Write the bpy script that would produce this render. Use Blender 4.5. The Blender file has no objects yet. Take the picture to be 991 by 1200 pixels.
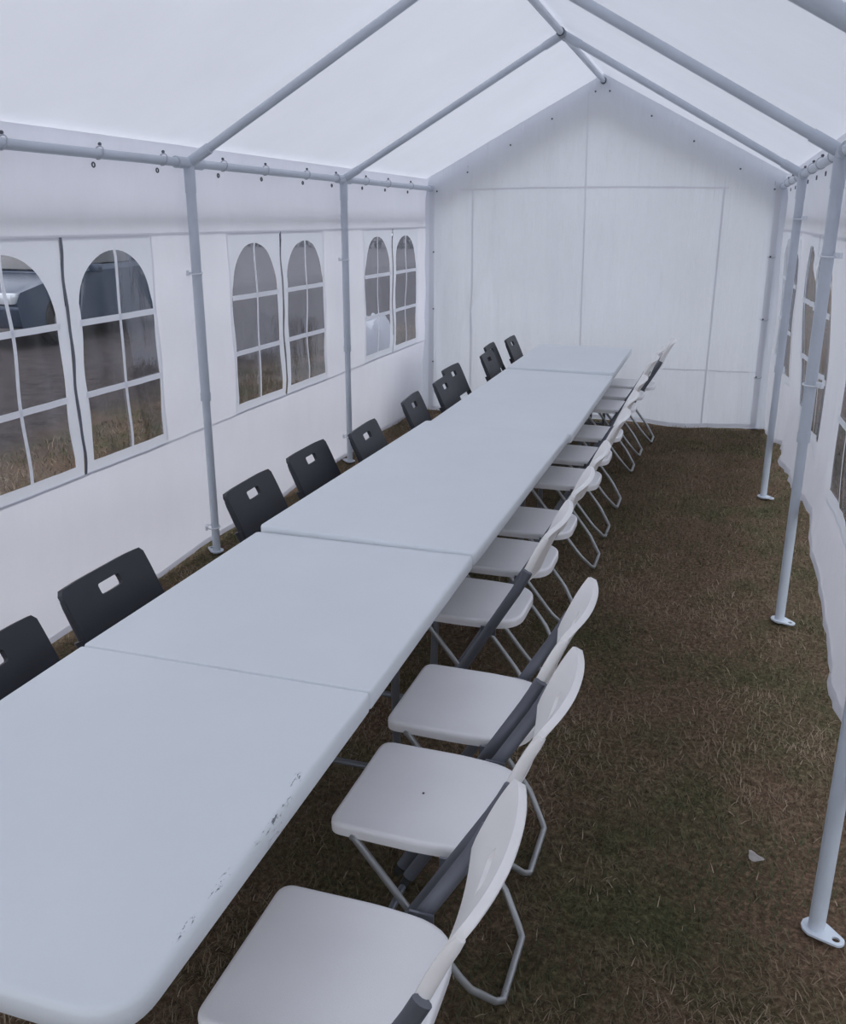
import bpy, bmesh, math, random
import numpy as np
from mathutils import Vector, Matrix, noise
random.seed(7); rng = np.random.default_rng(7)
S = bpy.context.scene
COL = S.collection

# ------------------------------------------------------------------ camera
CX, CZ, YAW, PITCH, ROLL, F = 0.9932, 1.7327, 0.30829, 0.31519, 0.00308, 1053.9
def cam_axes():
    cy, sy, cp, sp = math.cos(YAW), math.sin(YAW), math.cos(PITCH), math.sin(PITCH)
    f = Vector((-sy*cp, cy*cp, -sp)); r = Vector((cy, sy, 0)); u = r.cross(f)
    c, s = math.cos(ROLL), math.sin(ROLL)
    return f, r*c+u*s, u*c-r*s
f_, r_, u_ = cam_axes()
cd = bpy.data.cameras.new('camera'); cam = bpy.data.objects.new('camera', cd); COL.objects.link(cam)
cam.matrix_world = Matrix(((r_.x, u_.x, -f_.x, CX), (r_.y, u_.y, -f_.y, 0), (r_.z, u_.z, -f_.z, CZ), (0, 0, 0, 1)))
cd.sensor_fit = 'HORIZONTAL'; cd.sensor_width = 36; cd.lens = F*36/991; cd.clip_start = .02; cd.clip_end = 300
S.camera = cam

# ------------------------------------------------------------------ world (dull overcast sky) and exposure
W = bpy.data.worlds.new('world'); S.world = W; W.use_nodes = True
bg = W.node_tree.nodes['Background']; bg.inputs[0].default_value = (.85, .90, 1.0, 1); bg.inputs[1].default_value = 1.0
S.view_settings.view_transform = 'Standard'; S.view_settings.look = 'None'
S.view_settings.gamma = 1; S.view_settings.exposure = .54
sun = bpy.data.lights.new('overcast_sun', 'SUN'); sun.energy = .55; sun.angle = math.radians(60); sun.color = (1, .93, .95)
so = bpy.data.objects.new('overcast_sun', sun); COL.objects.link(so); so.rotation_euler = (math.radians(20), math.radians(-48), 0)

# ------------------------------------------------------------------ helpers
def ground(x, y):
    g = .01*max(-3, min(y, 8))
    return g + .006*math.sin(x*3.1+y*1.7)*math.cos(y*2.3-x) + .004*math.sin(7*x+1)*math.sin(6*y)
class MB:
    def __init__(s): s.v = []; s.f = []
    def add(s, vs, fs):
        n = len(s.v); s.v += [tuple(v) for v in vs]; s.f += [tuple(i+n for i in f) for f in fs]
    def box(s, c, d, rot=None):
        x, y, z = d[0]/2, d[1]/2, d[2]/2
        vs = [Vector((a*x, b*y, e*z)) for a in (-1, 1) for b in (-1, 1) for e in (-1, 1)]
        if rot: vs = [rot @ v for v in vs]
        s.add([v+Vector(c) for v in vs], [(0, 1, 3, 2), (4, 6, 7, 5), (0, 4, 5, 1), (2, 3, 7, 6), (0, 2, 6, 4), (1, 5, 7, 3)])
    def tube(s, pts, r, n=12, oval=1.0, side=None, closed=False, caps=True):
        pts = [Vector(p) for p in pts]; m = len(pts); vs = []; prev = None
        for i, p in enumerate(pts):
            a = pts[(i-1) % m] if (i or closed) else p; b = pts[(i+1) % m] if (i < m-1 or closed) else p
            t = (b-a).normalized()
            if side is not None: u = (Vector(side)-t*t.dot(Vector(side))).normalized()
            elif prev is None: u = t.cross(Vector((0, 0, 1)) if abs(t.z) < .9 else Vector((1, 0, 0))).normalized()
            else: u = (prev-t*t.dot(prev)).normalized()
            prev = u; w = t.cross(u)
            rr = r[i] if isinstance(r, (list, tuple)) else r
            for k in range(n):
                an = 2*math.pi*k/n
                vs.append(p+u*math.cos(an)*rr*oval+w*math.sin(an)*rr)
        fs = [(i*n+k, i*n+(k+1) % n, ((i+1) % m)*n+(k+1) % n, ((i+1) % m)*n+k) for i in range(m if closed else m-1) for k in range(n)]
        if caps and not closed: fs += [tuple(reversed(range(n))), tuple(range((m-1)*n, m*n))]
        s.add(vs, fs)
    def grid(s, P, nu, nv):
        vs = [P(i, j) for i in range(nu+1) for j in range(nv+1)]
        s.add(vs, [(i*(nv+1)+j, (i+1)*(nv+1)+j, (i+1)*(nv+1)+j+1, i*(nv+1)+j+1) for i in range(nu) for j in range(nv)])
    def build(s, name, mat, parent=None, smooth=True, bevel=0, weld=False, kind=None, ang=40):
        me = bpy.data.meshes.new(name); me.from_pydata(s.v, [], s.f)
        bm = bmesh.new(); bm.from_mesh(me)
        if weld: bmesh.ops.remove_doubles(bm, verts=bm.verts, dist=1e-5)
        if bevel:
            es = [e for e in bm.edges if len(e.link_faces) == 2 and e.calc_face_angle(0) > .5]
            bmesh.ops.bevel(bm, geom=es, offset=bevel, segments=2, affect='EDGES', profile=.6)
        bmesh.ops.recalc_face_normals(bm, faces=bm.faces)
        bm.to_mesh(me); bm.free()
        if smooth:
            me.shade_smooth()
            try: me.set_sharp_from_angle(angle=math.radians(ang))
            except Exception: pass
        me.materials.append(mat)
        o = bpy.data.objects.new(name, me); COL.objects.link(o)
        if parent: o.parent = parent
        if kind: o['kind'] = kind
        return o
def empty(name, loc=(0, 0, 0), rz=0):
    o = bpy.data.objects.new(name, None); COL.objects.link(o); o.location = loc; o.rotation_euler = (0, 0, rz); o.empty_display_size = .1
    return o
def tag(o, label, cat, group=None):
    o['label'] = label; o['category'] = cat
    if group: o['group'] = group
    return o
def copy_tree(o, parent=None):
    c = o.copy(); COL.objects.link(c)
    if parent: c.parent = parent
    for ch in list(o.children): copy_tree(ch, c)
    return c
def rounded(pts, radii, n=6):
    """closed polygon (x,y) with rounded corners"""
    out = []; m = len(pts)
    for i in range(m):
        p = Vector(pts[i]); a = Vector(pts[i-1]); b = Vector(pts[(i+1) % m]); r = radii[i] if isinstance(radii, (list, tuple)) else radii
        d1 = (a-p).normalized(); d2 = (b-p).normalized()
        p1 = p+d1*r; p2 = p+d2*r
        for k in range(n+1):
            t = k/n; out.append(((1-t)**2*p1+2*t*(1-t)*p+t*t*p2))
    return [(q.x, q.y) for q in out]
def slab(mb, outline, zt, zb, edge=.006, flat=False):
    """flat slab with eased top and bottom edge; outline CCW"""
    n = len(outline); c = Vector((sum(p[0] for p in outline)/n, sum(p[1] for p in outline)/n))
    def ring(d, z):
        r = []
        for i, p in enumerate(outline):
            a = Vector(outline[i-1]); b = Vector(outline[(i+1) % n]); t = (b-a)
            if t.length < 1e-9: t = Vector((1, 0))
            t.normalize(); nn = Vector((t.y, -t.x))
            q = Vector(p)-nn*(d*(.3 if flat and abs(p[1]) < .02 else 1)); r.append((q.x, q.y, z))
        return r
    prof = [(edge*1.0+.006, zt), (edge*1.0, zt), (edge*.35, zt-edge*.25), (0, zt-edge), (0, zb+edge*.5), (edge*.5, zb)]
    vs = []
    for d, z in prof: vs += ring(d, z)
    fs = [(j*n+i, j*n+(i+1) % n, (j+1)*n+(i+1) % n, (j+1)*n+i) for j in range(len(prof)-1) for i in range(n)]
    fs += [tuple(range(n)), tuple(reversed(range((len(prof)-1)*n, len(prof)*n)))]
    mb.add(vs, fs)

def polar(poly, c, n=72):
    res = []
    for k in range(n):
        a = 2*math.pi*k/n+1e-4; d = Vector((math.cos(a), math.sin(a))); best = None
        for i in range(len(poly)):
            p = Vector(poly[i])-c; q = Vector(poly[(i+1) % len(poly)])-c; e = q-p
            den = d.x*e.y-d.y*e.x
            if abs(den) < 1e-12: continue
            tt = (p.x*e.y-p.y*e.x)/den; uu = (p.x*d.y-p.y*d.x)/den
            if tt > 0 and -1e-6 <= uu <= 1+1e-6: best = tt if best is None else max(best, tt)
        res.append(c+d*best)
    return res

# ------------------------------------------------------------------ materials
def mat(name):
    m = bpy.data.materials.new(name); m.use_nodes = True; nt = m.node_tree; nt.nodes.clear()
    out = nt.nodes.new('ShaderNodeOutputMaterial'); return m, nt, out
def N(nt, t, **k):
    n = nt.nodes.new(t)
    for a, b in k.items():
        if a in n.inputs: n.inputs[a].default_value = b
        else: setattr(n, a, b)
    return n
def ramp(nt, fac, stops):
    r = nt.nodes.new('ShaderNodeValToRGB'); nt.links.new(fac, r.inputs[0])
    e = r.color_ramp.elements
    while len(e) < len(stops): e.new(.5)
    for x, (p, c) in zip(e, stops): x.position = p; x.color = (*c, 1)
    return r.outputs[0]
def nz(nt, scale, detail=4, rough=.5, coord='Object', vec=None, dim='3D'):
    n = N(nt, 'ShaderNodeTexNoise', Scale=scale, Detail=detail, Roughness=rough)
    if vec is None:
        tc = nt.nodes.new('ShaderNodeTexCoord'); vec = tc.outputs[coord]
    nt.links.new(vec, n.inputs['Vector']); return n.outputs['Fac']
def scaled(nt, sc):
    tc = nt.nodes.new('ShaderNodeTexCoord'); mp = N(nt, 'ShaderNodeMapping'); mp.inputs['Scale'].default_value = sc
    nt.links.new(tc.outputs['Object'], mp.inputs[0]); return mp.outputs[0]
def simple(name, c, rough=.5, metal=0, var=0, vscale=8, bump=0, bscale=200, spec=.5):
    m, nt, out = mat(name); b = N(nt, 'ShaderNodeBsdfPrincipled', Roughness=rough, Metallic=metal)
    b.inputs['Base Color'].default_value = (*c, 1); b.inputs['Specular IOR Level'].default_value = spec
    if var:
        col = ramp(nt, nz(nt, vscale), [(.3, tuple(x*(1-var) for x in c)), (.7, tuple(min(1, x*(1+var)) for x in c))])
        nt.links.new(col, b.inputs['Base Color'])
    if bump:
        bp = N(nt, 'ShaderNodeBump', Strength=bump, Distance=.002); nt.links.new(nz(nt, bscale, 3), bp.inputs['Height'])
        nt.links.new(bp.outputs[0], b.inputs['Normal'])
    nt.links.new(b.outputs[0], out.inputs[0]); return m
def fabric(name, c, tc, fac, wr=(1, 1, 1), wstr=.35):
    m, nt, out = mat(name)
    d = N(nt, 'ShaderNodeBsdfPrincipled', Roughness=.55); d.inputs['Specular IOR Level'].default_value = .25
    t = N(nt, 'ShaderNodeBsdfTranslucent')
    v = scaled(nt, wr); n1 = nz(nt, 3, 5, .55, vec=v)
    nt.links.new(ramp(nt, n1, [(.3, tuple(x*.965 for x in c)), (.7, c)]), d.inputs['Base Color'])
    n2 = nz(nt, 1.7, 6, .6)
    nt.links.new(ramp(nt, n2, [(.3, tuple(x*.93 for x in tc)), (.7, tc)]), t.inputs['Color'])
    bp = N(nt, 'ShaderNodeBump', Strength=wstr, Distance=.02); nt.links.new(n1, bp.inputs['Height'])
    nt.links.new(bp.outputs[0], d.inputs['Normal']); nt.links.new(bp.outputs[0], t.inputs['Normal'])
    mx = N(nt, 'ShaderNodeMixShader'); mx.inputs[0].default_value = fac
    nt.links.new(d.outputs[0], mx.inputs[1]); nt.links.new(t.outputs[0], mx.inputs[2]); nt.links.new(mx.outputs[0], out.inputs[0])
    return m
M_ROOF = fabric('roof_fabric', (.86, .87, .89), (.84, .85, .90), .385, (1, 1, 1), .25)
M_WALL = fabric('wall_fabric', (.84, .85, .89), (.88, .88, .93), .50, (3, 3, .8), .35)
M_BACK = fabric('end_fabric', (.80, .83, .87), (.90, .92, .97), .56, (5, 5, .35), 1.0)
M_PATCH = fabric('window_vinyl_white', (.86, .88, .92), (.9, .92, .98), .36, (2, 2, 2), .3)
M_VAL = fabric('valance_fabric', (.86, .88, .90), (.93, .94, .97), .80, (1, 1, 1), .2)
M_STRIP = fabric('seam_and_shade_fabric', (.80, .81, .84), (.84, .84, .88), .50, (2, 2, 2), .2)
def clear_vinyl():
    m, nt, out = mat('clear_vinyl')
    t = N(nt, 'ShaderNodeBsdfTransparent'); t.inputs[0].default_value = (.84, .845, .87, 1)
    g = N(nt, 'ShaderNodeBsdfGlossy', Roughness=.06); g.inputs[0].default_value = (.42, .43, .47, 1)
    d = N(nt, 'ShaderNodeBsdfTranslucent'); d.inputs[0].default_value = (.8, .82, .88, 1)
    v = scaled(nt, (1, 2, .7)); n1 = nz(nt, 5, 6, .62, vec=v)
    bp = N(nt, 'ShaderNodeBump', Strength=.18, Distance=.02); nt.links.new(n1, bp.inputs['Height']); nt.links.new(bp.outputs[0], g.inputs['Normal'])
    fr = N(nt, 'ShaderNodeFresnel', IOR=1.22)
    m1 = N(nt, 'ShaderNodeMixShader'); fm = N(nt, 'ShaderNodeMath', operation='MULTIPLY'); fm.inputs[1].default_value = .45; nt.links.new(fr.outputs[0], fm.inputs[0]); nt.links.new(fm.outputs[0], m1.inputs[0]); nt.links.new(t.outputs[0], m1.inputs[1]); nt.links.new(g.outputs[0], m1.inputs[2])
    m2 = N(nt, 'ShaderNodeMixShader')
    hz = N(nt, 'ShaderNodeMapRange'); hz.inputs['From Min'].default_value = .35; hz.inputs['From Max'].default_value = .75; hz.inputs['To Min'].default_value = .0; hz.inputs['To Max'].default_value = .06
    nt.links.new(n1, hz.inputs['Value']); nt.links.new(hz.outputs[0], m2.inputs[0])
    nt.links.new(m1.outputs[0], m2.inputs[1]); nt.links.new(d.outputs[0], m2.inputs[2]); nt.links.new(m2.outputs[0], out.inputs[0])
    return m
M_CLEAR = clear_vinyl()
M_POLE = simple('white_painted_steel', (.56, .61, .68), .36, 0, .06, 6, .1, 90)
M_GROMMET = simple('dark_grommet', (.10, .11, .13), .5)
M_BUNGEE = simple('bungee_cord', (.50, .52, .56), .6)
M_TIE = simple('white_tie', (.8, .83, .88), .5)
M_ZIP = simple('zip_grey', (.17, .18, .22), .7)
M_CSEAT = simple('white_plastic', (.92, .91, .92), .38, 0, .02, 5, .25, 500)
M_CBACK = simple('white_plastic_back', (.92, .90, .88), .40, 0, .03, 5, .25, 500)
M_UPR = simple('grey_steel_upright', (.17, .18, .21), .38, .35, .1, 5)
M_LEG = simple('galvanised_tube', (.42, .43, .44), .36, .5, .15, 7)
M_BLK = simple('charcoal_plastic', (.022, .025, .033), .48, 0, .12, 6, .35, 420)
M_BLKM = simple('black_tube', (.03, .032, .038), .4, .2)
M_RUB = simple('rubber', (.03, .03, .03), .8)
M_TLEG = simple('grey_table_leg', (.20, .21, .23), .4, .4, .1, 6)
def table_mat(scuffs=None):
    m, nt, out = mat('table_plastic'); b = N(nt, 'ShaderNodeBsdfPrincipled', Roughness=.45); b.inputs['Specular IOR Level'].default_value = .45
    base = ramp(nt, nz(nt, 2.2, 6, .6), [(.3, (.73, .77, .80)), (.7, (.77, .81, .84))])
    tc = nt.nodes.new('ShaderNodeTexCoord')
    def mth(op, a, b_=None):
        q = N(nt, 'ShaderNodeMath', operation=op)
        for k, w in ((0, a), (1, b_)):
            if w is None: continue
            if isinstance(w, (int, float)): q.inputs[k].default_value = w
            else: nt.links.new(w, q.inputs[k])
        return q.outputs[0]
    # dark scuffs where the rim has been knocked: small torn patches of streaks
    st = nz(nt, 60, 5, .7, vec=scaled(nt, (3, .8, 2)))
    streak = mth('MULTIPLY', mth('SUBTRACT', st, .53), 16)
    tot = None
    for (sx, sy, rx_, ry_) in (scuffs or [(9, 9, .01, .01)]):
        mp = N(nt, 'ShaderNodeMapping'); mp.vector_type = 'POINT'
        mp.inputs['Location'].default_value = (-sx/rx_, -sy/ry_, 0); mp.inputs['Scale'].default_value = (1/rx_, 1/ry_, .001)
        nt.links.new(tc.outputs['Object'], mp.inputs[0])
        ln = N(nt, 'ShaderNodeVectorMath', operation='LENGTH'); nt.links.new(mp.outputs[0], ln.inputs[0])
        g_ = mth('MAXIMUM', mth('SUBTRACT', 1.0, ln.outputs['Value']), 0.0)
        tot = g_ if tot is None else mth('MAXIMUM', tot, g_)
    msk = mth('MINIMUM', mth('MAXIMUM', mth('MULTIPLY', mth('MULTIPLY', tot, 2.2), streak), 0.0), .92)
    mx = N(nt, 'ShaderNodeMixRGB'); nt.links.new(msk, mx.inputs[0]); nt.links.new(base, mx.inputs[1]); mx.inputs[2].default_value = (.10, .11, .13, 1)
    nt.links.new(mx.outputs[0], b.inputs['Base Color'])
    bp = N(nt, 'ShaderNodeBump', Strength=.25, Distance=.001); nt.links.new(nz(nt, 350, 2), bp.inputs['Height']); nt.links.new(bp.outputs[0], b.inputs['Normal'])
    nt.links.new(b.outputs[0], out.inputs[0]); return m
M_TABLE = table_mat()
M_TABLE_WORN = table_mat([(.356, -.345, .011, .026), (.362, -.63, .007, .040), (.361, -.73, .006, .035), (.369, -.46, .004, .08)])
def ground_mat():
    m, nt, out = mat('lawn_and_track'); b = N(nt, 'ShaderNodeBsdfPrincipled', Roughness=.95); b.inputs['Specular IOR Level'].default_value = .1
    fine = ramp(nt, nz(nt, 60, 6, .75), [(.28, (.040, .031, .023)), (.5, (.130, .100, .074)), (.72, (.30, .235, .175))])
    patch = nz(nt, 1.6, 5, .65)
    tint = ramp(nt, patch, [(.44, (1.1, .95, .86)), (.62, (.70, .82, .58))])
    mu = N(nt, 'ShaderNodeMixRGB', blend_type='MULTIPLY'); mu.inputs[0].default_value = 1; nt.links.new(fine, mu.inputs[1]); nt.links.new(tint, mu.inputs[2])
    tc = nt.nodes.new('ShaderNodeTexCoord'); sp = nt.nodes.new('ShaderNodeSeparateXYZ'); nt.links.new(tc.outputs['Object'], sp.inputs[0])
    wob = N(nt, 'ShaderNodeMath', operation='MULTIPLY_ADD'); nt.links.new(nz(nt, .5, 4), wob.inputs[0]); wob.inputs[1].default_value = 3.0; nt.links.new(sp.outputs[0], wob.inputs[2])
    e1 = ramp(nt, nz(nt, 7, 8, .8), [(.3, (.030, .026, .027)), (.7, (.105, .088, .084))])
    e2 = ramp(nt, nz(nt, 1.2, 8, .8), [(.3, (.11, .105, .11)), (.7, (.20, .185, .19))])
    r2 = N(nt, 'ShaderNodeMapRange'); r2.inputs['From Min'].default_value = -6.8; r2.inputs['From Max'].default_value = -9.5
    nt.links.new(wob.outputs[0], r2.inputs['Value'])
    gx_ = N(nt, 'ShaderNodeMixRGB'); nt.links.new(r2.outputs[0], gx_.inputs[0]); nt.links.new(e1, gx_.inputs[1]); nt.links.new(e2, gx_.inputs[2]); gr = gx_.outputs[0]
    r = N(nt, 'ShaderNodeMapRange'); r.inputs['From Min'].default_value = -1.9; r.inputs['From Max'].default_value = -3.0
    nt.links.new(wob.outputs[0], r.inputs['Value'])
    mx = N(nt, 'ShaderNodeMixRGB'); nt.links.new(r.outputs[0], mx.inputs[0]); nt.links.new(mu.outputs[0], mx.inputs[1]); nt.links.new(gr, mx.inputs[2])
    nt.links.new(mx.outputs[0], b.inputs['Base Color'])
    bp = N(nt, 'ShaderNodeBump', Strength=.8, Distance=.015); nt.links.new(nz(nt, 60, 6, .75), bp.inputs['Height']); nt.links.new(bp.outputs[0], b.inputs['Normal'])
    nt.links.new(b.outputs[0], out.inputs[0]); return m
M_GROUND = ground_mat()
def blade_mat():
    m, nt, out = mat('grass_blades'); b = N(nt, 'ShaderNodeBsdfPrincipled', Roughness=.8); b.inputs['Specular IOR Level'].default_value = .15
    a = N(nt, 'ShaderNodeAttribute', attribute_name='tint')
    nt.links.new(ramp(nt, a.outputs['Fac'], [(0, (.070, .082, .042)), (.35, (.130, .124, .072)), (.6, (.195, .145, .100)), (.85, (.27, .205, .145)), (1, (.42, .34, .25))]), b.inputs['Base Color'])
    nt.links.new(b.outputs[0], out.inputs[0]); return m
M_BLADE = blade_mat()

# ------------------------------------------------------------------ dimensions of the tent
XL, XR = -1.405, 1.385
FR = [-1.75, .14, 2.05, 3.93, 5.80, 7.79]     # frame positions along the tent
EAVE = 1.975; RIDGE = 2.755; XM = -.01
YE = 7.73
# ------------------------------------------------------------------ floor = lawn
mb = MB()
xs = sorted(set([-60, -40, -25, -15, -10, -7, -5, -4, -3] + [round(-2.5+.08*i, 3) for i in range(60)] + [2.5, 3.5, 5, 8, 14, 25, 40]))
ys = sorted(set([-30, -18, -10, -6, -4, -3] + [round(-2+.08*i, 3) for i in range(128)] + [9, 10.5, 12, 15, 20, 28, 40, 60, 90]))
mb.grid(lambda i, j: (xs[i], ys[j], ground(xs[i], ys[j]) if abs(xs[i]) < 3 and -3 < ys[j] < 9 else .01*max(-3, min(ys[j], 8))), len(xs)-1, len(ys)-1)
fl = mb.build('floor', M_GROUND, kind='structure')
fl['label'] = 'worn brown and green lawn under and around the tent'

# ------------------------------------------------------------------ roof cover
def fold(a, b, k=1.0): return k*(.5*math.sin(a*9.1+b*2)+.3*math.sin(a*23+1.3+b*3)+.2*math.sin(a*41+b*5))
def roof_z(x, y=0):
    ax = abs(x-XM)
    z = 2.805-.523*ax
    # sag between frames
    d = min(abs(y-q) for q in FR); s = min(1, d/.9)
    return z - .012*s*s*math.sin(min(1, ax/1.45)*math.pi)
mb = MB()
rx = [XM-1.47+2.94*i/48 for i in range(49)]
ry = [-1.8+(YE+1.8+.12)*j/100 for j in range(101)]
mb.grid(lambda i, j: (rx[i], ry[j], roof_z(rx[i], ry[j])+.002*fold(ry[j], rx[i])), 48, 100)
roof = mb.build('ceiling', M_ROOF, kind='structure'); roof['label'] = 'white translucent pitched fabric roof of the party tent'
for s in (-1, 1):                                   # valances hanging outside the eaves
    mb = MB()
    mb.grid(lambda i, j: (XM+s*(1.47+.035*j/6+.004*math.sin(ry[i]*11)), ry[i], roof_z(1.47, 0)-.31*j/6), 100, 6)
    mb.build('valance', M_VAL, roof)
mb = MB()                                           # gable valance outside the far wall
gx = [XM-1.47+2.94*i/60 for i in range(61)]
mb.grid(lambda i, j: (gx[i], YE+.13+.01*j/4+.004*math.sin(gx[i]*13), roof_z(gx[i], YE)-(.25+.015*math.sin(gx[i]*5))*j/4), 60, 4)
mb.build('gable_valance', M_ROOF, roof)

# ------------------------------------------------------------------ side walls
def xleft(y, z):
    b = -1.452 if z > .8 else -1.452-.055*(.8-z)/.8
    if z > 1.9: b += .03*(z-1.9)/.15
    return b+.005*fold(y, z)+.004*math.sin(z*14+y*3)*(1 if z < 1.6 else .3)
def hem_r(y):
    K = [(-1.8, .10), (1.5, .12), (1.9, .40), (2.05, .50), (2.4, .42), (2.76, .36), (3.33, .41), (3.72, .50), (3.82, .56), (4.16, .54), (4.7, .45), (5.3, .41), (5.5, .44), (6.2, .32), (6.8, .20), (7.3, .12), (7.8, .09)]
    for (a, p), (b, q) in zip(K, K[1:]):
        if a <= y <= b: return p+(q-p)*(y-a)/(b-a)
    return .1
def xright(y, z):
    t = max(0, min(1, (1.95-z)/1.3))
    b = 1.43+.070*t-.07*max(0, min(1, (.75-z)/.4))*max(0, min(1, (y-1.6)/.4))*max(0, min(1, (6.4-y)/.8))
    if z > 1.9: b -= .03*(z-1.9)/.15
    far = max(0, min(1, (y-4.0)/.5))*max(0, min(1, (7.6-y)/.5))
    b -= .055*t*max(0, min(1, (y-7.0)/.6))
    w = min(1, max(0, (1.9-z)/.4))
    low = max(0, (.7-z)/.6)
    return b + w*(.008+.012*far)*fold(y*1.25, z*.5) + .03*low*math.sin(y*4.2+.7) + .012*w*math.sin(z*5+y*2)
def wall(name, X, hem, y0, y1, rects, label, sgn):
    mb = MB()
    ys = [y0]; brk = sorted(set([y1]+[r[0] for r in rects]+[r[1] for r in rects]))
    for b in brk:
        n = max(1, round((b-ys[-1])/.045)); a = ys[-1]
        ys += [a+(b-a)*(k+1)/n for k in range(n)]
    zt = [.715+(1.65-.715)*k/22 for k in range(23)]+[1.65+.40*k/10 for k in range(1, 11)]
    nl = 16
    def P(y, k):
        if k <= nl:
            h = hem(y); z = h+(.715-h)*k/nl
        else: z = zt[k-nl]
        return (X(y, z), y, z)
    nk = nl+len(zt)-1; idx = {}
    vs = []
    for i, y in enumerate(ys):
        for k in range(nk+1): idx[i, k] = len(vs); vs.append(P(y, k))
    fs = []
    for i in range(len(ys)-1):
        ym = (ys[i]+ys[i+1])/2
        for k in range(nk):
            if nl <= k < nl+22 and any(r[0] < ym < r[1] for r in rects): continue
            fs.append((idx[i, k], idx[i+1, k], idx[i+1, k+1], idx[i, k+1]))
    mb.add(vs, fs)
    w = mb.build(name, M_WALL, kind='structure'); w['label'] = label
    def strip(nm, zz, wd, off, ya, yb, hemrel=False):
        m2 = MB(); n = int((yb-ya)/.06)
        def Q(i, j):
            y = ya+(yb-ya)*i/n; z = (hem(y) if hemrel else 0)+zz+wd*(j-.5)
            return (X(y, z)-sgn*off, y, z)
        m2.grid(Q, n, 1); m2.build(nm, M_STRIP, w)
    strip('top_seam', 1.662, .014, .004, y0, y1)
    if sgn < 0: strip('sill_seam', .705, .012, .004, y0, y1)
    strip('hem', .016, .03, .004, y0, y1, True)
    return w
BAYS = [1.1, 3.03, 4.93, 6.86]
HALF = .60
rects = [(c-HALF, c+HALF) for c in BAYS]
wl = wall('wall_left', xleft, lambda y: .012+.01*min(y, 8)+.012*math.sin(y*5), -1.8, YE+.10, rects, 'white fabric sidewall with arched windows on the left', -1)
wr = wall('wall_right', xright, hem_r, -1.8, YE+.10, rects, 'white fabric sidewall billowing on the right with its hem lifted', 1)
def arch(c, hw, zb, zs, zt, n=64):
    """outline of an arched opening, starting bottom-left and going round"""
    pts = []
    per = [(c-hw, zb), (c+hw, zb), (c+hw, zs)]
    for k in range(10): pts.append((c-hw+2*hw*k/10, zb))
    for k in range(14): pts.append((c+hw, zb+(zs-zb)*k/14))
    for k in range(26):
        a = math.pi*k/26; pts.append((c+hw*math.cos(a), zs+(zt-zs)*math.sin(a)**.9))
    for k in range(14): pts.append((c-hw, zs+(zb-zs)*k/14))
    return pts
wn = 0
def window(side, X, sgn, c, h, lbl):
    """one arched window unit: h=-1 nearer half, +1 farther half of a bay"""
    global wn; wn += 1
    ya, yb = (c-HALF-.012, c-.006) if h < 0 else (c+.006, c+HALF+.012)
    za, zb_ = .700, 1.66
    cc = (c-.325) if h < 0 else (c+.325); hw = .258; z0, zs, zt = .757, 1.33, 1.605
    op = arch(cc, hw, z0, zs, zt)
    op = [(y+(.007*math.sin(z*17+c*3+h) if abs(abs(y-cc)-hw) < .004 else 0), z) for y, z in op]
    outer = []
    mid = ((ya+yb)/2, 1.15)
    for (y, z) in op:          # project each opening point on to the rectangle border
        dy, dz = y-mid[0], z-mid[1]
        t = min(((yb-mid[0])/dy if dy > 1e-6 else (ya-mid[0])/dy if dy < -1e-6 else 1e9), ((zb_-mid[1])/dz if dz > 1e-6 else (za-mid[1])/dz if dz < -1e-6 else 1e9))
        outer.append((mid[0]+dy*t, mid[1]+dz*t))
    # put exact corners in
    for cy, cz in ((ya, za), (yb, za), (yb, zb_), (ya, zb_)):
        k = min(range(len(outer)), key=lambda i: (outer[i][0]-cy)**2+(outer[i][1]-cz)**2); outer[k] = (cy, cz)
    mb = MB(); n = len(op); L = 5
    vs = []
    for l in range(L+1):
        for a, b in zip(op, outer):
            y = a[0]+(b[0]-a[0])*l/L; z = a[1]+(b[1]-a[1])*l/L
            vs.append((X(y, z)-sgn*.003, y, z))
    mb.add(vs, [(l*n+i, l*n+(i+1) % n, (l+1)*n+(i+1) % n, (l+1)*n+i) for l in range(L) for i in range(n)])
    w = mb.build('window_%d' % wn, M_PATCH, kind='structure'); w['label'] = lbl
    # glazing bars
    zbars = (1.035, 1.328); vy = cc
    def vtop(y): 
        q = max(-1, min(1, (y-cc)/hw)); return zs+(zt-zs)*math.sqrt(max(0, 1-q*q))**.9
    wob = lambda z: .006*math.sin(z*11+c*7+h*2)
    # 6 panes
    for ia, (a, b) in enumerate(((cc-hw, cc), (cc, cc+hw))):
        for (p, q) in ((z0, zbars[0]), (zbars[0], zbars[1]), (zbars[1], None)):
            m2 = MB()
            def Q(i, j):
                y = a+(b-a)*i/6; zz = q if q else vtop(y)
                z = p+(zz-p)*j/6
                return (X(y, z)-sgn*.0005, y, z)
            m2.grid(Q, 6, 6); m2.build('pane', M_CLEAR, w)
    m2 = MB(); m2.grid(lambda i, j: (X(vy, z0+(zt-z0)*i/30)-sgn*.006, vy+wob(z0+(zt-z0)*i/30)+.018*(j-.5), z0+(zt-z0)*i/30), 30, 1)
    m2.build('glazing_bar', M_PATCH, w)
    for zz in zbars:
        m2 = MB(); m2.grid(lambda i, j: (X(cc-hw+2*hw*i/16, zz)-sgn*.007, cc-hw-.01+(2*hw+.02)*i/16, zz+.026*(j-.5)), 16, 1)
        m2.build('glazing_bar', M_PATCH, w)
    if h > 0:
        m2 = MB(); m2.grid(lambda i, j: (X(c, .71+.95*i/40)-sgn*.008, c-.002+.003*math.sin(i*.7)+(.017 if c < 4 else .012)*(j-.5), .71+.95*i/40), 40, 1)
        m2.build('zip', M_ZIP, w)
names = {1.1: 'bay nearest the entrance', 3.03: 'near bay', 4.93: 'middle bay', 6.86: 'far bay'}
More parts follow.
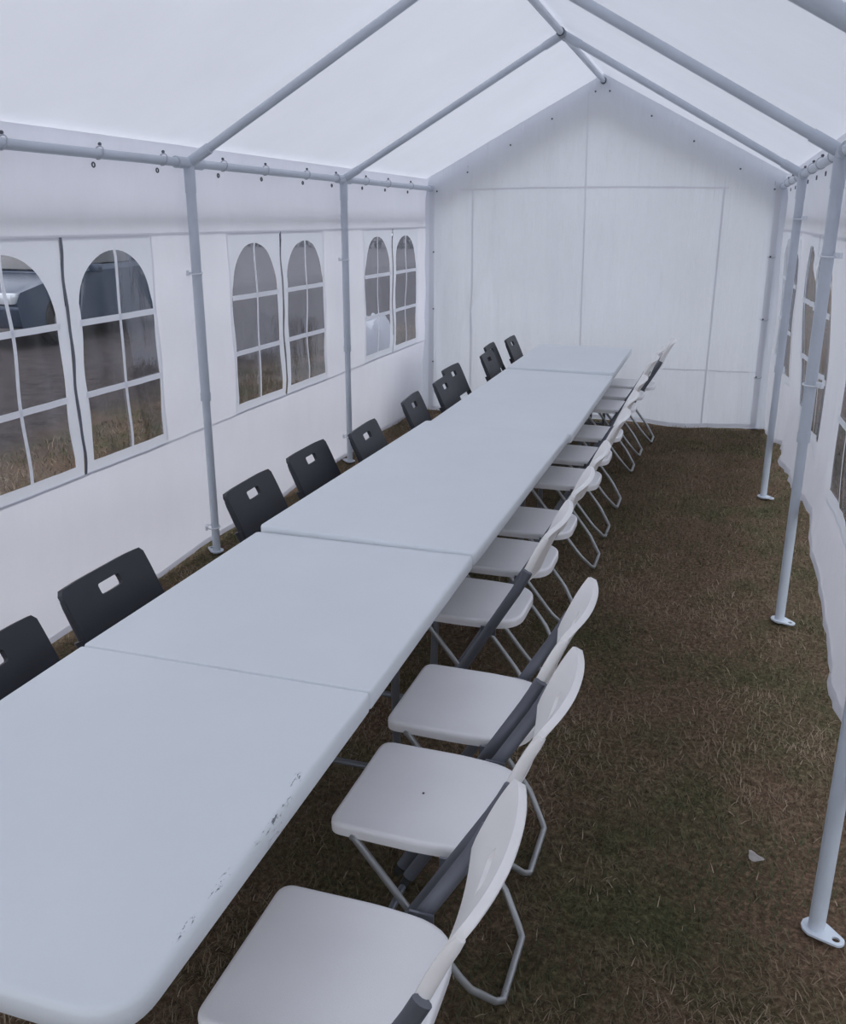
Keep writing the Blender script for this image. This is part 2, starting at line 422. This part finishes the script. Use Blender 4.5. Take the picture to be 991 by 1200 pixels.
for c in BAYS:
    for h in (-1, 1):
        window('left', xleft, -1, c, h, 'clear arched vinyl window in the left wall, %s, %s half of the pair' % (names[c], 'nearer' if h < 0 else 'farther'))
for c in BAYS:
    for h in (-1, 1):
        window('right', xright, 1, c, h, 'clear arched vinyl window in the right wall, %s, %s half of the pair' % (names[c], 'nearer' if h < 0 else 'farther'))

# ------------------------------------------------------------------ end wall
def yend(x, z):
    w = max(0, min(1, (2.3-z)/1.2))
    e = .016*math.sin(x*5.2+z*.8)+.011*math.sin(x*13+1+z*1.5)+.006*math.sin(x*27+z*2)+.003*math.sin(x*51+z*3)
    d = .035*math.exp(-((x+1.02-.42*(z-1.0))/.055)**2)*max(0, 1-abs(z-1.0)/.6)       # diagonal crease at the left
    d2 = .014*math.exp(-((x+.02)/.03)**2)*max(0, min(1, (1.35-z)/.3))
    return YE-.005+e*(.25+w)-d-d2-.02*w*math.cos(x*1.05)
mb = MB(); nx, nzz = 150, 60
def Pe(i, j):
    x = -1.475+2.975*i/nx
    zb = .088+.01*math.sin(x*6)
    z = zb+(roof_z(x, YE)-zb+.0)*j/nzz
    xx = x
    return (xx, yend(x, z), z)
mb.grid(Pe, nx, nzz)
wb = mb.build('wall_back', M_BACK, kind='structure'); wb['label'] = 'white fabric gable wall closing the far end of the tent'
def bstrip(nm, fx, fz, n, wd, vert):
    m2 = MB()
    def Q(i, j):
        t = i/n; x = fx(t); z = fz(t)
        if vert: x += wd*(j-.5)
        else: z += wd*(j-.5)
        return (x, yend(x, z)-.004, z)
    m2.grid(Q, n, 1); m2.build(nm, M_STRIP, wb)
bstrip('horizontal_seam', lambda t: -1.15+2.15*t, lambda t: 1.965+.012*math.sin(t*3.1), 60, .014, False)
bstrip('vertical_seam', lambda t: -1.03-.01*t, lambda t: .12+1.84*t, 40, .014, True)
bstrip('vertical_seam', lambda t: -.06-.06*t, lambda t: .12+2.56*t, 50, .010, True)
bstrip('vertical_seam', lambda t: .965+.0*t, lambda t: .12+1.84*t, 40, .014, True)
bstrip('post_shade_strip', lambda t: -1.395, lambda t: .1+1.9*t, 40, .045, True)  # darker strips paint in the shade of the corner posts behind the cloth
bstrip('post_shade_strip', lambda t: 1.372-.01*t, lambda t: .1+1.9*t, 40, .045, True)
bstrip('lower_seam', lambda t: .50+.86*t, lambda t: .56, 24, .010, False)
bstrip('hem', lambda t: -1.4+2.78*t, lambda t: .11+.01*math.sin((-1.4+2.78*t)*6), 70, .03, False)

# ------------------------------------------------------------------ tent frame
tf = tag(empty('tent_frame', (0, 0, 0)), 'white steel pole frame holding up the fabric party tent', 'tent frame')
foot_y = {}
def foot(x, y, g, post, ang):
    # teardrop plate with a peg hole in its ear
    hc = Vector((.052, 0)); A = [hc+Vector((math.cos(2*math.pi*k/32), math.sin(2*math.pi*k/32)))*.0095 for k in range(32)]
    out = []
    for k in range(25):
        a = math.radians(58)+math.radians(244)*k/24; out.append((.036*math.cos(a), .036*math.sin(a)))
    for k in range(13):
        a = math.radians(-58)+math.radians(116)*k/12; out.append((.052+.0205*math.cos(a), .0205*math.sin(a)))
    B = polar(out, hc, 32); A = polar([(p.x, p.y) for p in A], hc, 32)
    vs = []
    for ring_, z in ((A, .006), (B, .006), (B, 0), (A, 0)): vs += [(p.x, p.y, z) for p in ring_]
    m2 = MB(); m2.add(vs, [(q*32+k, q*32+(k+1) % 32, ((q+1) % 4)*32+(k+1) % 32, ((q+1) % 4)*32+k) for q in range(4) for k in range(32)])
    o = m2.build('foot_plate', M_POLE, post); o.location = (x, y, g+.014); o.rotation_euler = (0, 0, ang)
lean = {2.05: 0, 3.93: .006, 5.8: .004, 7.79: -.01}
for y in FR:
    for s, x in ((-1, XL), (1, XR)):
        g = ground(x, y)+.0; xb = x+(lean.get(y, 0) if s > 0 else 0)
        m2 = MB(); m2.tube([(xb, y, g+.004), (xb+(x-xb)*.45, y, .90)], .0200, 18)
        post = m2.build('post', M_POLE, tf)
        m2 = MB(); m2.tube([(xb+(x-xb)*.45, y, .87), (x, y, EAVE-.03)], .0238, 18); m2.build('upper_tube', M_POLE, post)
        m2 = MB(); m2.tube([(xb+(x-xb)*.45, y, .86), (xb+(x-xb)*.45, y, .90)], .0262, 18); m2.build('collar', M_POLE, post)
        foot(xb, y, g, post, (math.radians(-35) if s > 0 else math.radians(150)))
    for s, x in ((-1, XL), (1, XR)):
        m2 = MB(); m2.tube([(x-s*.02, y, EAVE+.012), (XM+s*.01, y, RIDGE-.004)], .0205, 18); m2.build('rafter', M_POLE, tf)
        # three-way corner fitting
        m2 = MB(); m2.tube([(x, y, EAVE-.13), (x, y, EAVE)], .0262, 16); m2.tube([(x, y-.11, EAVE), (x, y+.11 if y < 7.6 else y+.005, EAVE)], .0262, 16)
        d = Vector((XM-x, 0, RIDGE-EAVE)).normalized(); m2.tube([(x, y, EAVE), Vector((x, y, EAVE))+d*.13], .0245, 16)
        m2.build('corner_fitting', M_POLE, tf)
        m2 = MB(); m2.tube([(XM, y, RIDGE), Vector((XM, y, RIDGE))-d*.12], .0240, 16); m2.tube([(XM, y-.09, RIDGE), (XM, y+.09 if y < 7.6 else y+.01, RIDGE)], .0245, 16)
        m2.build('ridge_fitting', M_POLE, tf)
for a, b in zip(FR, FR[1:]):
    for x, z in ((XL, EAVE), (XR, EAVE), (XM, RIDGE)):
        m2 = MB(); m2.tube([(x, a, z), (x, b, z)], .0195, 16); m2.build('rail' if z == EAVE else 'ridge_beam', M_POLE, tf)
def loop_pts(c, a, b, ra, rb, n=14, skew=0):
    c, a, b = Vector(c), Vector(a).normalized(), Vector(b).normalized()
    return [c+a*ra*math.cos(2*math.pi*k/n)+b*rb*math.sin(2*math.pi*k/n) for k in range(n)]
def bungee(c, a, b, ra, rb, ball, ring2=None):
    """elastic loop round a pipe with a ball end and a grommet"""
    m2 = MB(); m2.tube(loop_pts(c, a, b, ra, rb), .0026, 6, closed=True); t = m2.build('bungee_tie', M_BUNGEE, tf)
    m2 = MB(); bc = Vector(ball)
    n = 8; vs = []; fs = []
    for i in range(1, 6):
        for k in range(n):
            th = math.pi*i/6; vs.append(bc+Vector((math.sin(th)*math.cos(2*math.pi*k/n), math.sin(th)*math.sin(2*math.pi*k/n), math.cos(th)))*.0075)
    for i in range(4):
        for k in range(n): fs.append((i*n+k, i*n+(k+1) % n, (i+1)*n+(k+1) % n, (i+1)*n+k))
    fs += [tuple(range(n)), tuple(range(4*n, 5*n))]
    m2.add(vs, fs)
    m3 = MB()
    if ring2: m3.tube(loop_pts(ring2, (0, 1, 0), (0, 0, 1), .009, .009, 10), .0032, 6, closed=True)
    m2.build('ball', M_GROMMET, t)
    if ring2: m3.build('grommet', M_GROMMET, t)
k = 0
for s, x in ((-1, XL), (1, XR)):
    y = -1.65
    while y < 7.62:
        yy = y+(-.02 if k % 2 else .02); k += 1
        if min(abs(yy-q) for q in FR) < .05: yy += .07
        X = xleft if s < 0 else xright
        bungee((x, yy, EAVE+.004), (1, 0, 0), (0, .35, 1), .0225, .027, (X(yy+.02, 2.0)-s*.022, yy+.012, 2.012), (X(yy-.02, 1.93)-s*.016, yy-.010, 1.934))
        y += .49
d = None
for s in (-1, 1):
    for t in (.04, .28, .52, .78, .97):                    # ties on the far rafters
        x = XM+s*1.38*t; z = RIDGE-(RIDGE-EAVE)*t
        bungee((x, 7.765, z), (0, 1, 0), (0, 0, 1), .034, .024, (x+.0, yend(x, z)-.010, z-.045))
    for z in (1.46, .98, .52):
        xx = XL if s < 0 else XR
        bungee((xx-s*.02, 7.76, z), (1, 0, 0), (0, 1, .3), .030, .030, (xx-s*.03, yend(xx, z)-.012, z))
for (x, y, z, s) in ((XL, 3.93, 1.48, -1), (XL, 3.93, .19, -1), (XL, 5.8, 1.47, -1), (XL, 5.8, .26, -1), (XR, 5.8, 1.74, 1), (XR, 3.93, 1.60, 1), (XR, 3.93, 1.1, 1)):
    m2 = MB(); m2.tube(loop_pts((x+s*.008, y-.004, z), (1, 0, 0), (0, 1, .1), .036, .031, 16), .0035, 6, closed=True)
    m2.box((x+s*.032, y-.03, z+.003), (.012, .045, .022), Matrix.Rotation(.5, 3, 'Z')); m2.build('tie_strap', M_TIE, tf)

# ------------------------------------------------------------------ folding tables
def make_table(L, H, fold_=False):
    t = empty('folding_table'); W_ = .745; TH = .045; g = .0018
    for h in ((-1, 1) if fold_ else (0,)):
        y0, y1 = (-L/2, L/2) if h == 0 else (-L/2, -g) if h < 0 else (g, L/2)
        pts = [(-W_/2, y0), (W_/2, y0), (W_/2, y1), (-W_/2, y1)]
        R_ = [.018]*4 if h == 0 else [.085, .085, .010, .010] if h < 0 else [.010, .010, .018, .018]
        m2 = MB(); slab(m2, rounded(pts, R_, 9), H, H-TH, .010 if fold_ else .0065, flat=fold_)
        m2.build('tabletop_half' if fold_ else 'tabletop', M_TABLE_WORN if fold_ else M_TABLE, t, ang=50)
    for h in (-1, 1):
        yl = h*(L/2-.30) if h > 0 else -(L/2-(.21 if fold_ else .13))
        for s in (-1, 1):
            m2 = MB(); m2.tube([(s*.215, yl, H-TH-.002), (s*.215, yl+h*.03, .012)], .0125, 10); lg = m2.build('leg', M_TLEG, t)
            m2 = MB(); m2.tube([(s*.215, yl+h*.03, .0), (s*.215, yl+h*.029, .03)], .016, 10); m2.build('rubber_foot', M_RUB, lg)
        m2 = MB(); m2.tube([(-.215, yl+h*.026, .10), (.215, yl+h*.026, .10)], .0105, 10); m2.build('crossbar', M_TLEG, t)
        m2 = MB(); m2.tube([(-.31, yl, H-TH-.012), (.31, yl, H-TH-.012)], .0115, 10); m2.build('crossbar', M_TLEG, t)
        m2 = MB(); m2.tube([(-.0, h*.10, H-TH-.012), (0, yl-h*.06, H-.26), (-.215, yl+h*.010, H-.30)], .008, 8); m2.tube([(0, yl-h*.06, H-.26), (.215, yl+h*.010, H-.30)], .008, 8); m2.build('brace', M_LEG, t)
    for s in (-1, 1):
        m2 = MB(); m2.box((s*.30, 0, H-TH-.006), (.025, L-.30, .018)); m2.build('side_rail', M_TLEG, t)
    return t
TB = [  # x centre, y0, y1, top z near-left, yaw, pitch(up towards far), roll
    (-.018, .722, 2.527, .748, .004, -.006, .000, 'long white folding table nearest the entrance, dark scuffs on its rim, centre fold visible'),
    (-.022, 2.533, 4.345, .746, -.006, -.008, .014, 'second white folding table from the entrance, slightly tilted'),
    (-.006, 4.355, 6.175, .730, .000, .003, .012, 'third white folding table from the entrance, beyond the middle post'),
    (.006, 6.185, 7.46, .748, .000, .000, .000, 'short white folding table at the far end, against the gable wall'),
]
for (x, a, b, z, yaw, pit, rol, lb) in TB:
    yc = (a+b)/2; g = ground(x, yc)
    t = make_table(b-a, z-g, a < 1); t.location = (x, yc, g); t.rotation_euler = (pit, rol, yaw)
    tag(t, lb, 'table', 'white folding tables placed end to end')

# ------------------------------------------------------------------ folding chairs
def chair(kind):
    white = kind == 'white'; bw_ = .027 if white else .003
    ms, mk, mu, ml = (M_CSEAT, M_CBACK, M_UPR, M_LEG) if white else (M_BLK, M_BLK, M_BLKM, M_BLKM)
    t = empty('folding_chair')
    # seat: forward is +Y
    o = rounded([(-.160, -.198), (.160, -.198), (.174, -.02), (.172, .185), (-.172, .185), (-.174, -.02)], [.105, .105, .03, .032, .032, .03], 8)
    m2 = MB(); n = len(o)
    def ring(k, z): return [(x*k[0], (y)*k[1], z) for x, y in o]
    prof = [((.45, .45), .4455), ((.80, .80), .447), ((.94, .945), .4515), ((.975, .978), .4515), ((.995, .996), .447), ((1, 1), .440), ((.995, .996), .423), ((.97, .972), .423), ((.965, .967), .433), ((.5, .5), .433)]
    vs = []
    for kk, z in prof: vs += ring(kk, z)
    fs = [(j*n+i, j*n+(i+1) % n, (j+1)*n+(i+1) % n, (j+1)*n+i) for j in range(len(prof)-1) for i in range(n)]
    fs += [tuple(range(n)), tuple(reversed(range((len(prof)-1)*n, len(prof)*n)))]
    m2.add(vs, fs); m2.build('seat', ms, t, ang=60)
    # uprights: lean back, from the front feet to the backrest
    def uy(z): return -.118+(.45-z)*.576
    for s in (-1, 1):
        m2 = MB()
        m2.tube([(s*.200, uy(.022), .022), (s*.200, uy(.25), .25), (s*.200, uy(.46), .46), (s*.202, uy(.58), .58), (s*.203, uy(.62)+.002, .620), (s*.204, uy(.655)+.006, .655)], .0165, 12, .55, side=(1, 0, 0))
        m2.build('upright', mu, t)
    m2 = MB(); m2.tube([(-.205, uy(.012), .012), (.205, uy(.012), .012)], .0100, 10); m2.build('front_foot_bar', mu, t)
    m2 = MB(); m2.tube([(-.19, uy(.40), .40), (.19, uy(.40), .40)], .0075, 8); m2.build('cross_rod', ml, t)
    # rear legs: one bent tube, both legs and the floor bar
    def ly(z): return .125-(.425-z)*.80
    pts = [(-.168, ly(.425), .425), (-.168, ly(.17), .17), (-.168, ly(.115), .115), (-.163, ly(.085), .085), (-.12, ly(.03)-.002, .024), (-.10, ly(.011), .0115), (-.08, ly(.011), .0105)]
    pts = pts+[(-x, y, z) for x, y, z in reversed(pts)]
    m2 = MB(); m2.tube(pts, .0086, 10, side=None); m2.build('rear_leg_loop', ml, t)
    m2 = MB(); m2.tube([(-.175, ly(.425), .425), (.175, ly(.425), .425)], .0075, 8); m2.build('cross_rod', ml, t)
    for s in (-1, 1):
        m2 = MB(); m2.tube([(s*.160, uy(.274), .274), (s*.216, uy(.274), .274)], .0065, 8); m2.build('pivot', ml, t)
        m2 = MB(); m2.box((s*.188, uy(.425), .425), (.006, .05, .028)); m2.build('seat_bracket', mu, t)
        m2 = MB(); m2.tube([(s*.17, uy(.012), .012), (s*.215, uy(.012), .012)], .0125, 10); m2.build('foot_cap', M_RUB, t)
    # backrest: curved panel with a hand slot
    z0, z1 = (.598, .800)
    H_ = .208; wT, wB = .190, .194
    out = rounded([(-wB, -H_/2), (-.10, -H_/2-.004), (.10, -H_/2-.004), (wB, -H_/2), (wT, H_/2-.014), (.09, H_/2), (-.09, H_/2), (-wT, H_/2-.014)], [.012, .03, .03, .012, .020, .05, .05, .020], 5)
    if not white:
        wT = wB = .200
        out = rounded([(-wB, -H_/2), (wB, -H_/2), (wT, H_/2-.006), (.12, H_/2-.002), (-.12, H_/2-.002), (-wT, H_/2-.006)], [.012, .012, .014, .03, .03, .014], 5)
    def sq(nn, w, h, cx, cy):
        return rounded([(cx-w, cy-h), (cx+w, cy-h), (cx+w, cy+h), (cx-w, cy+h)], .008, 4)
    hole = sq(0, .046, .017, 0, .032) if white else sq(0, .052, .017, 0, .046)
    nO = len(out)
    # resample both rings by angle about the slot centre so that they match
    c = Vector((0, .030)); A = polar(hole, c); B = polar(out, c)
    # add exact outline corners
    slant = Vector((0, -.40, .9165)); nrm = Vector((0, .9165, .40)); org = Vector((0, uy(.58)-.058, .702))
    def MP(p, th):
        x, v = p.x, p.y
        bow = bw_*(1-(x/.212)**2)                      # concave: the middle sits behind the sides
        cur = (.010 if white else .004)*(v/.11)**2*(1 if v > 0 else .4)
        q = org+Vector((x, 0, 0))+slant*v+nrm*(-bow+.012-cur+th)
        return q
    m2 = MB(); n = 72; L = 6; vs = []
    th = .0075
    rings = []
    for l in range(L+1):
        tt = (l/L)
        rings.append([A[i]+(B[i]-A[i])*tt for i in range(n)])
    seq = [(r, +th) for r in rings]
    lip = [(p*1.0) for p in rings[-1]]
    seq += [(rings[-1], th*.2), (rings[-1], -th*1.2)]
    seq += [(r, -th) for r in reversed(rings)]
    for r, tq in seq:
        vs += [MP(p, tq) for p in r]
    m = len(seq)
    m2.add(vs, [(j*n+i, j*n+(i+1) % n, ((j+1) % m)*n+(i+1) % n, ((j+1) % m)*n+i) for j in range(m) for i in range(n)])
    back = m2.build('backrest', mk, t, ang=50)
    for s in (-1, 1):                                   # moulded side rims that sleeve the uprights
        m2 = MB()
        P = [MP(Vector((s*(wB+(wT-wB)*k/8-.004), -H_/2+.006+(H_-.040)*k/8)), -.004) for k in range(9)]
        m2.tube(P, [.010, .012, .0125, .0125, .0125, .012, .0115, .011, .008], 12, .85, side=(1, 0, 0)); m2.build('side_rim', mk, back)
    return t
WC = chair('white'); DC = chair('dark')
def put(proto, first, x, y, rz, dz=0):
    c = proto if first else copy_tree(proto)
    c.location = (x, y, ground(x, y)+dz+.001); c.rotation_euler = (0, 0, rz); return c
# white chairs face -X (towards the table on their left): forward +Y turned by +90 deg
R90 = math.pi/2
ordw = ['nearest', 'second', 'third', 'fourth', 'fifth', 'sixth', 'seventh', 'eighth', 'ninth', 'tenth', 'eleventh', 'farthest']
wspec = [(x+.008, y, max(0, a-.045)) for x, y, a in [(.450, 1.165, .045), (.470, 1.690, .06), (.445, 2.127, .06), (.275, 2.810, .06), (.290, 3.25, .05), (.300, 3.688, .03), (.315, 4.42, .05), (.315, 4.88, .0), (.320, 5.44, .04), (.330, 6.25, .02), (.345, 6.71, .03), (.40, 7.15, .0)]]
extra = ['at the bottom edge of the picture', 'dark speck on its seat', 'last one standing clear of the table', 'first one pushed under the table', 'pushed under the table', 'just before a gap', 'just after a gap', 'pushed under the table', 'just before the second gap', 'beside the fourth table', 'near the far wall', 'at the gable wall']
for i, (x, y, a) in enumerate(wspec):
    c = put(WC, i == 0, x, y, R90-a)
    tag(c, '%s white folding chair right of the tables, %s' % (ordw[i], extra[i]), 'chair', 'white folding chairs along the right side of the tables')
sp_ = MB(); sp_.add([(.0035*math.cos(k*.9), .0028*math.sin(k*.9), 0) for k in range(7)]+[(.0035*math.cos(k*.9), .0028*math.sin(k*.9), .0006) for k in range(7)], [tuple(range(7, 14))]+[(k, (k+1) % 7, 7+(k+1) % 7, 7+k) for k in range(7)])
second = [o for o in COL.objects if o.get('label', '').startswith('second white folding chair')][0]
st_ = sp_.build('speck', M_RUB, second); st_.location = (.0, .02, .4458)
dspec = [(x-.028, y, a) for x, y, a in [(-.285, 1.52, 0), (-.300, 1.99, -.03), (-.325, 2.905, .0), (-.325, 3.42, -.03), (-.235, 3.865, .02), (-.255, 4.64, .06), (-.235, 5.16, .0), (-.315, 5.62, -.03), (-.235, 6.27, 0.0), (-.31, 6.67, .03), (-.24, 7.06, .0)]]
ordd = ['nearest', 'second', 'third', 'fourth', 'fifth', 'sixth', 'seventh', 'eighth', 'ninth', 'tenth', 'farthest']
dx = ['cut by the left picture edge', 'beside the nearest table', 'just past the first post', 'close behind the third', 'just past the second post', 'standing alone', 'partly covering the eighth', 'half hidden by the seventh', 'partly covering the tenth', 'half hidden by the ninth', 'at the far table']
for i, (x, y, a) in enumerate(dspec):
    c = put(DC, i == 0, x+.010, y, -R90+a+.03); c.scale = (.92, 1, .958)
    tag(c, '%s charcoal folding chair left of the tables, %s' % (ordd[i], dx[i]), 'chair', 'charcoal folding chairs along the left side of the tables')

# ------------------------------------------------------------------ grass blades
def blades(n, x0, x1, y0, y1, lmin, lmax, w, name='grass_blades', near=True):
    if near:
        u = rng.random(n); y = y0+(y1-y0)*u**1.5
    else: y = rng.uniform(y0, y1, n)
    x = rng.uniform(x0, x1, n)
    for fy in FR:
        for fx in (XL, XR):
            k = (x-fx)**2+(y-fy)**2 < .075**2; x[k] += .16
    gz = np.array([ground(a, b) if abs(a) < 3 and b < 9 else .01*min(b, 8) for a, b in zip(x, y)])-.002
    L = rng.uniform(lmin, lmax, n); a = rng.uniform(0, 2*np.pi, n); tilt = rng.uniform(.5, 1.45, n)
    dx_, dy_ = np.cos(a), np.sin(a); sx, sy = -dy_*w/2, dx_*w/2
    v = np.zeros((n, 5, 3))
    v[:, 0] = np.stack([x-sx, y-sy, gz], 1); v[:, 1] = np.stack([x+sx, y+sy, gz], 1)
    hx = x+dx_*L*.5*np.sin(tilt*.7); hy = y+dy_*L*.5*np.sin(tilt*.7); hz = gz+L*.5*np.cos(tilt*.7)
    v[:, 2] = np.stack([hx-sx*.8, hy-sy*.8, hz], 1); v[:, 3] = np.stack([hx+sx*.8, hy+sy*.8, hz], 1)
    v[:, 4] = np.stack([hx+dx_*L*.5*np.sin(tilt), hy+dy_*L*.5*np.sin(tilt), np.maximum(hz+L*.5*np.cos(tilt), gz+.003)], 1)
    pn = np.array([noise.noise(Vector((p*1.3, q*1.3, 3)))*.7+noise.noise(Vector((p*4.5, q*4.5, 9)))*.5 for p, q in zip(x, y)])
    tint = np.clip(.52-pn*.9+rng.normal(0, .17, n), 0, .93); tint[rng.random(n) < .02] = 1
    me = bpy.data.meshes.new(name); me.vertices.add(n*5); me.vertices.foreach_set('co', v.reshape(-1))
    idx = np.arange(n)*5
    quads = np.stack([idx, idx+1, idx+3, idx+2], 1); tris = np.stack([idx+2, idx+3, idx+4], 1)
    me.loops.add(n*7); me.loops.foreach_set('vertex_index', np.concatenate([quads.reshape(-1), tris.reshape(-1)]).astype(np.int32))
    me.polygons.add(n*2)
    me.polygons.foreach_set('loop_start', np.concatenate([np.arange(n)*4, n*4+np.arange(n)*3]).astype(np.int32))
    me.update(calc_edges=True)
    at = me.attributes.new('tint', 'FLOAT', 'POINT'); at.data.foreach_set('value', np.repeat(tint, 5).astype(np.float32))
    me.materials.append(M_BLADE)
    o = bpy.data.objects.new(name, me); COL.objects.link(o); o['kind'] = 'stuff'; return o
g1 = blades(190000, -1.7, 1.95, .3, 8.2, .018, .042, .0026)
tag(g1, 'short matted brown and green grass on the tent floor', 'grass')
g2 = blades(34000, -3.9, -1.6, .5, 14, .03, .08, .005, near=False)
tag(g2, 'rough taller grass outside the left wall', 'grass')
g3 = blades(12000, 1.9, 4.5, .5, 10, .03, .08, .006, near=False)
tag(g3, 'rough grass outside the right wall', 'grass')
# a dry leaf lying near the closest right post
m2 = MB(); lf = []
for k in range(16):
    a = 2*math.pi*k/16; r = 1+.18*math.sin(3*a+.5); lf.append((.022*r*math.cos(a), .015*r*math.sin(a), .004*math.cos(2*a)))
m2.add(lf+[(0, 0, .006)]+[(x, y, z-.0012) for x, y, z in lf]+[(0, 0, .0048)], [(i, (i+1) % 16, 16) for i in range(16)]+[(17+(i+1) % 16, 17+i, 33) for i in range(16)]+[(i, 17+i, 17+(i+1) % 16, (i+1) % 16) for i in range(16)])
leaf = m2.build('dry_leaf', simple('dry_leaf', (.30, .28, .27), .7, 0, .2, 40)); leaf.location = (1.245, 2.27, ground(1.245, 2.27)+.028); leaf.rotation_euler = (.15, .1, -.5)
tag(leaf, 'small pale dry leaf lying on the grass near the closest right post', 'leaf')

# ------------------------------------------------------------------ outside: parked car, hedge, tarpaulin
def car():
    t = empty('parked_car', (-8.35, 11.75, .08), 0)
    P = simple('dark_blue_paint', (.055, .078, .12), .22, .3, spec=.6); G = simple('car_glass', (.02, .024, .03), .06, 0, spec=.8)
    TR = simple('tyre', (.015, .015, .015), .9); RM = simple('rim', (.4, .42, .44), .3, .8); HL = simple('headlight_lens', (.75, .78, .82), .1, .3)
    lower = [(-2.15, .28), (-2.20, .55), (-2.10, .72), (-1.15, .92), (1.65, .97), (2.12, .90), (2.18, .55), (2.10, .28)]
    def loft(prof, wf, name, m, par=t, lv=9):
        m2 = MB(); n = len(prof); vs = []
        for j in range(lv+1):
            q = -1+2*j/lv
            for (y, z) in prof:
                w = wf(y, z); k = 1-.03*abs(q)**4
                vs.append((q*w, y*k, .28+(z-.28)*(1-.035*abs(q)**3)))
        fs = [(j*n+i, j*n+(i+1) % n, (j+1)*n+(i+1) % n, (j+1)*n+i) for j in range(lv) for i in range(n)]+[tuple(range(n)), tuple(reversed(range(lv*n, (lv+1)*n)))]
        m2.add(vs, fs); return m2.build(name, m, par, bevel=.03, ang=50)
    loft(lower, lambda y, z: .86 if z < .6 else .83, 'body', P)
    loft([(-1.10, .90), (-.45, 1.42), (.0, 1.50), (1.0, 1.48), (1.75, .95)], lambda y, z: .80-.28*(z-.9), 'cabin', P)
    for s in (-1, 1):
        m2 = MB(); m2.box((s*.735, -.10, 1.17), (.03, .98, .30), Matrix.Rotation(s*-.28, 3, 'Y')); m2.build('side_window', G, t, bevel=.02)
        m2 = MB(); m2.box((s*.735, .92, 1.17), (.03, .78, .28), Matrix.Rotation(s*-.28, 3, 'Y')); m2.build('side_window', G, t, bevel=.02)
        m2 = MB(); m2.box((s*.62, -2.12, .66), (.36, .16, .14)); m2.build('headlight', HL, t, bevel=.03)
        m2 = MB(); m2.box((s*.93, -.62, .98), (.16, .10, .12)); m2.build('wing_mirror', P, t, bevel=.02)
        for y in (-1.35, 1.32):
            m2 = MB(); m2.tube([(s*.70, y, .32), (s*.72, y, .32), (s*.86, y, .32), (s*.88, y, .32)], [.29, .32, .32, .29], 28); w = m2.build('wheel', TR, t)
            m2 = MB(); m2.tube([(s*.87, y, .32), (s*.89, y, .32)], .19, 20); m2.build('rim', RM, w)
    m2 = MB(); m2.box((0, -.80, 1.165), (1.22, .02, .66), Matrix.Rotation(-.90, 3, 'X')); m2.build('windscreen', G, t, bevel=.008)
    m2 = MB(); m2.box((0, -2.17, .50), (.9, .06, .16)); m2.build('grille', TR, t, bevel=.01)
    return tag(t, 'dark blue parked car outside, seen through the nearest left window', 'car')
car()
M_HEDGE = simple('hedge_leaves', (.035, .045, .028), .9, 0, .5, 3)
def hedge(name, x0, y0, x1, y1, h, lb):
    m2 = MB(); d = Vector((x1-x0, y1-y0, 0)); Ln = d.length; d.normalize(); nn = Vector((-d.y, d.x, 0))
    n = 9000; vs = []; fs = []
    for i in range(n):
        t = random.random()*Ln; z = random.random()**.8*h*(.86+.14*noise.noise(Vector((t*.4, 1, 2)))); off = random.uniform(-.9, .9)*(1.05-.45*z/h)
        p = Vector((x0, y0, .06))+d*t+nn*off+Vector((0, 0, z)); r = random.uniform(.10, .22)
        a = Vector([random.gauss(0, 1) for _ in range(3)]).normalized(); b = a.orthogonal().normalized(); k = len(vs)
        vs += [p+a*r, p+b*r*.6, p-a*r, p-b*r*.6]; fs.append((k, k+1, k+2, k+3))
    m2.add(vs, fs); o = m2.build(name, M_HEDGE, smooth=False); 
    # woody core
    m3 = MB(); ns = int(Ln/1.6)
    for i in range(ns+1):
        p = Vector((x0, y0, .05))+d*(Ln*i/ns); m3.tube([p, p+Vector((random.uniform(-.1, .1), .1, h*.8))], [.07, .03], 6)
    m3.build('stem', simple('bark', (.06, .045, .035), .9), o, kind='stuff')
    return tag(o, lb, 'hedge')
hedge('hedge', -26, -4, -30, 60, 3.2, 'long dark hedge far behind the left wall')
hedge('hedge', 12, -10, 14, 45, 3.0, 'dark hedge beyond the right wall')
hedge('hedge', -28, 52, 14, 50, 3.4, 'dark hedge closing the field behind the tent')
# crumpled white tarpaulin outside the farthest left window
m2 = MB()
def TP(i, j):
    a = 2*math.pi*i/40; r = j/12
    x = .26*r*math.cos(a)*(1+.1*math.sin(3*a)); y = .85*r*math.sin(a)*(1+.08*math.sin(4*a))
    z = .82*(1-r**4)+.06*math.sin(9*a+5*r)*min(1, r*2)*(1-r*.6)+.10*noise.noise(Vector((x*7, y*7, 1)))
    return (x, y, max(z, .0)+.01)
m2.grid(TP, 40, 12)
tp = m2.build('tarpaulin', M_TIE, weld=True); tp.location = (-1.93, 7.45, .06)
tag(tp, 'crumpled white tarpaulin heaped outside the farthest left window', 'tarpaulin')
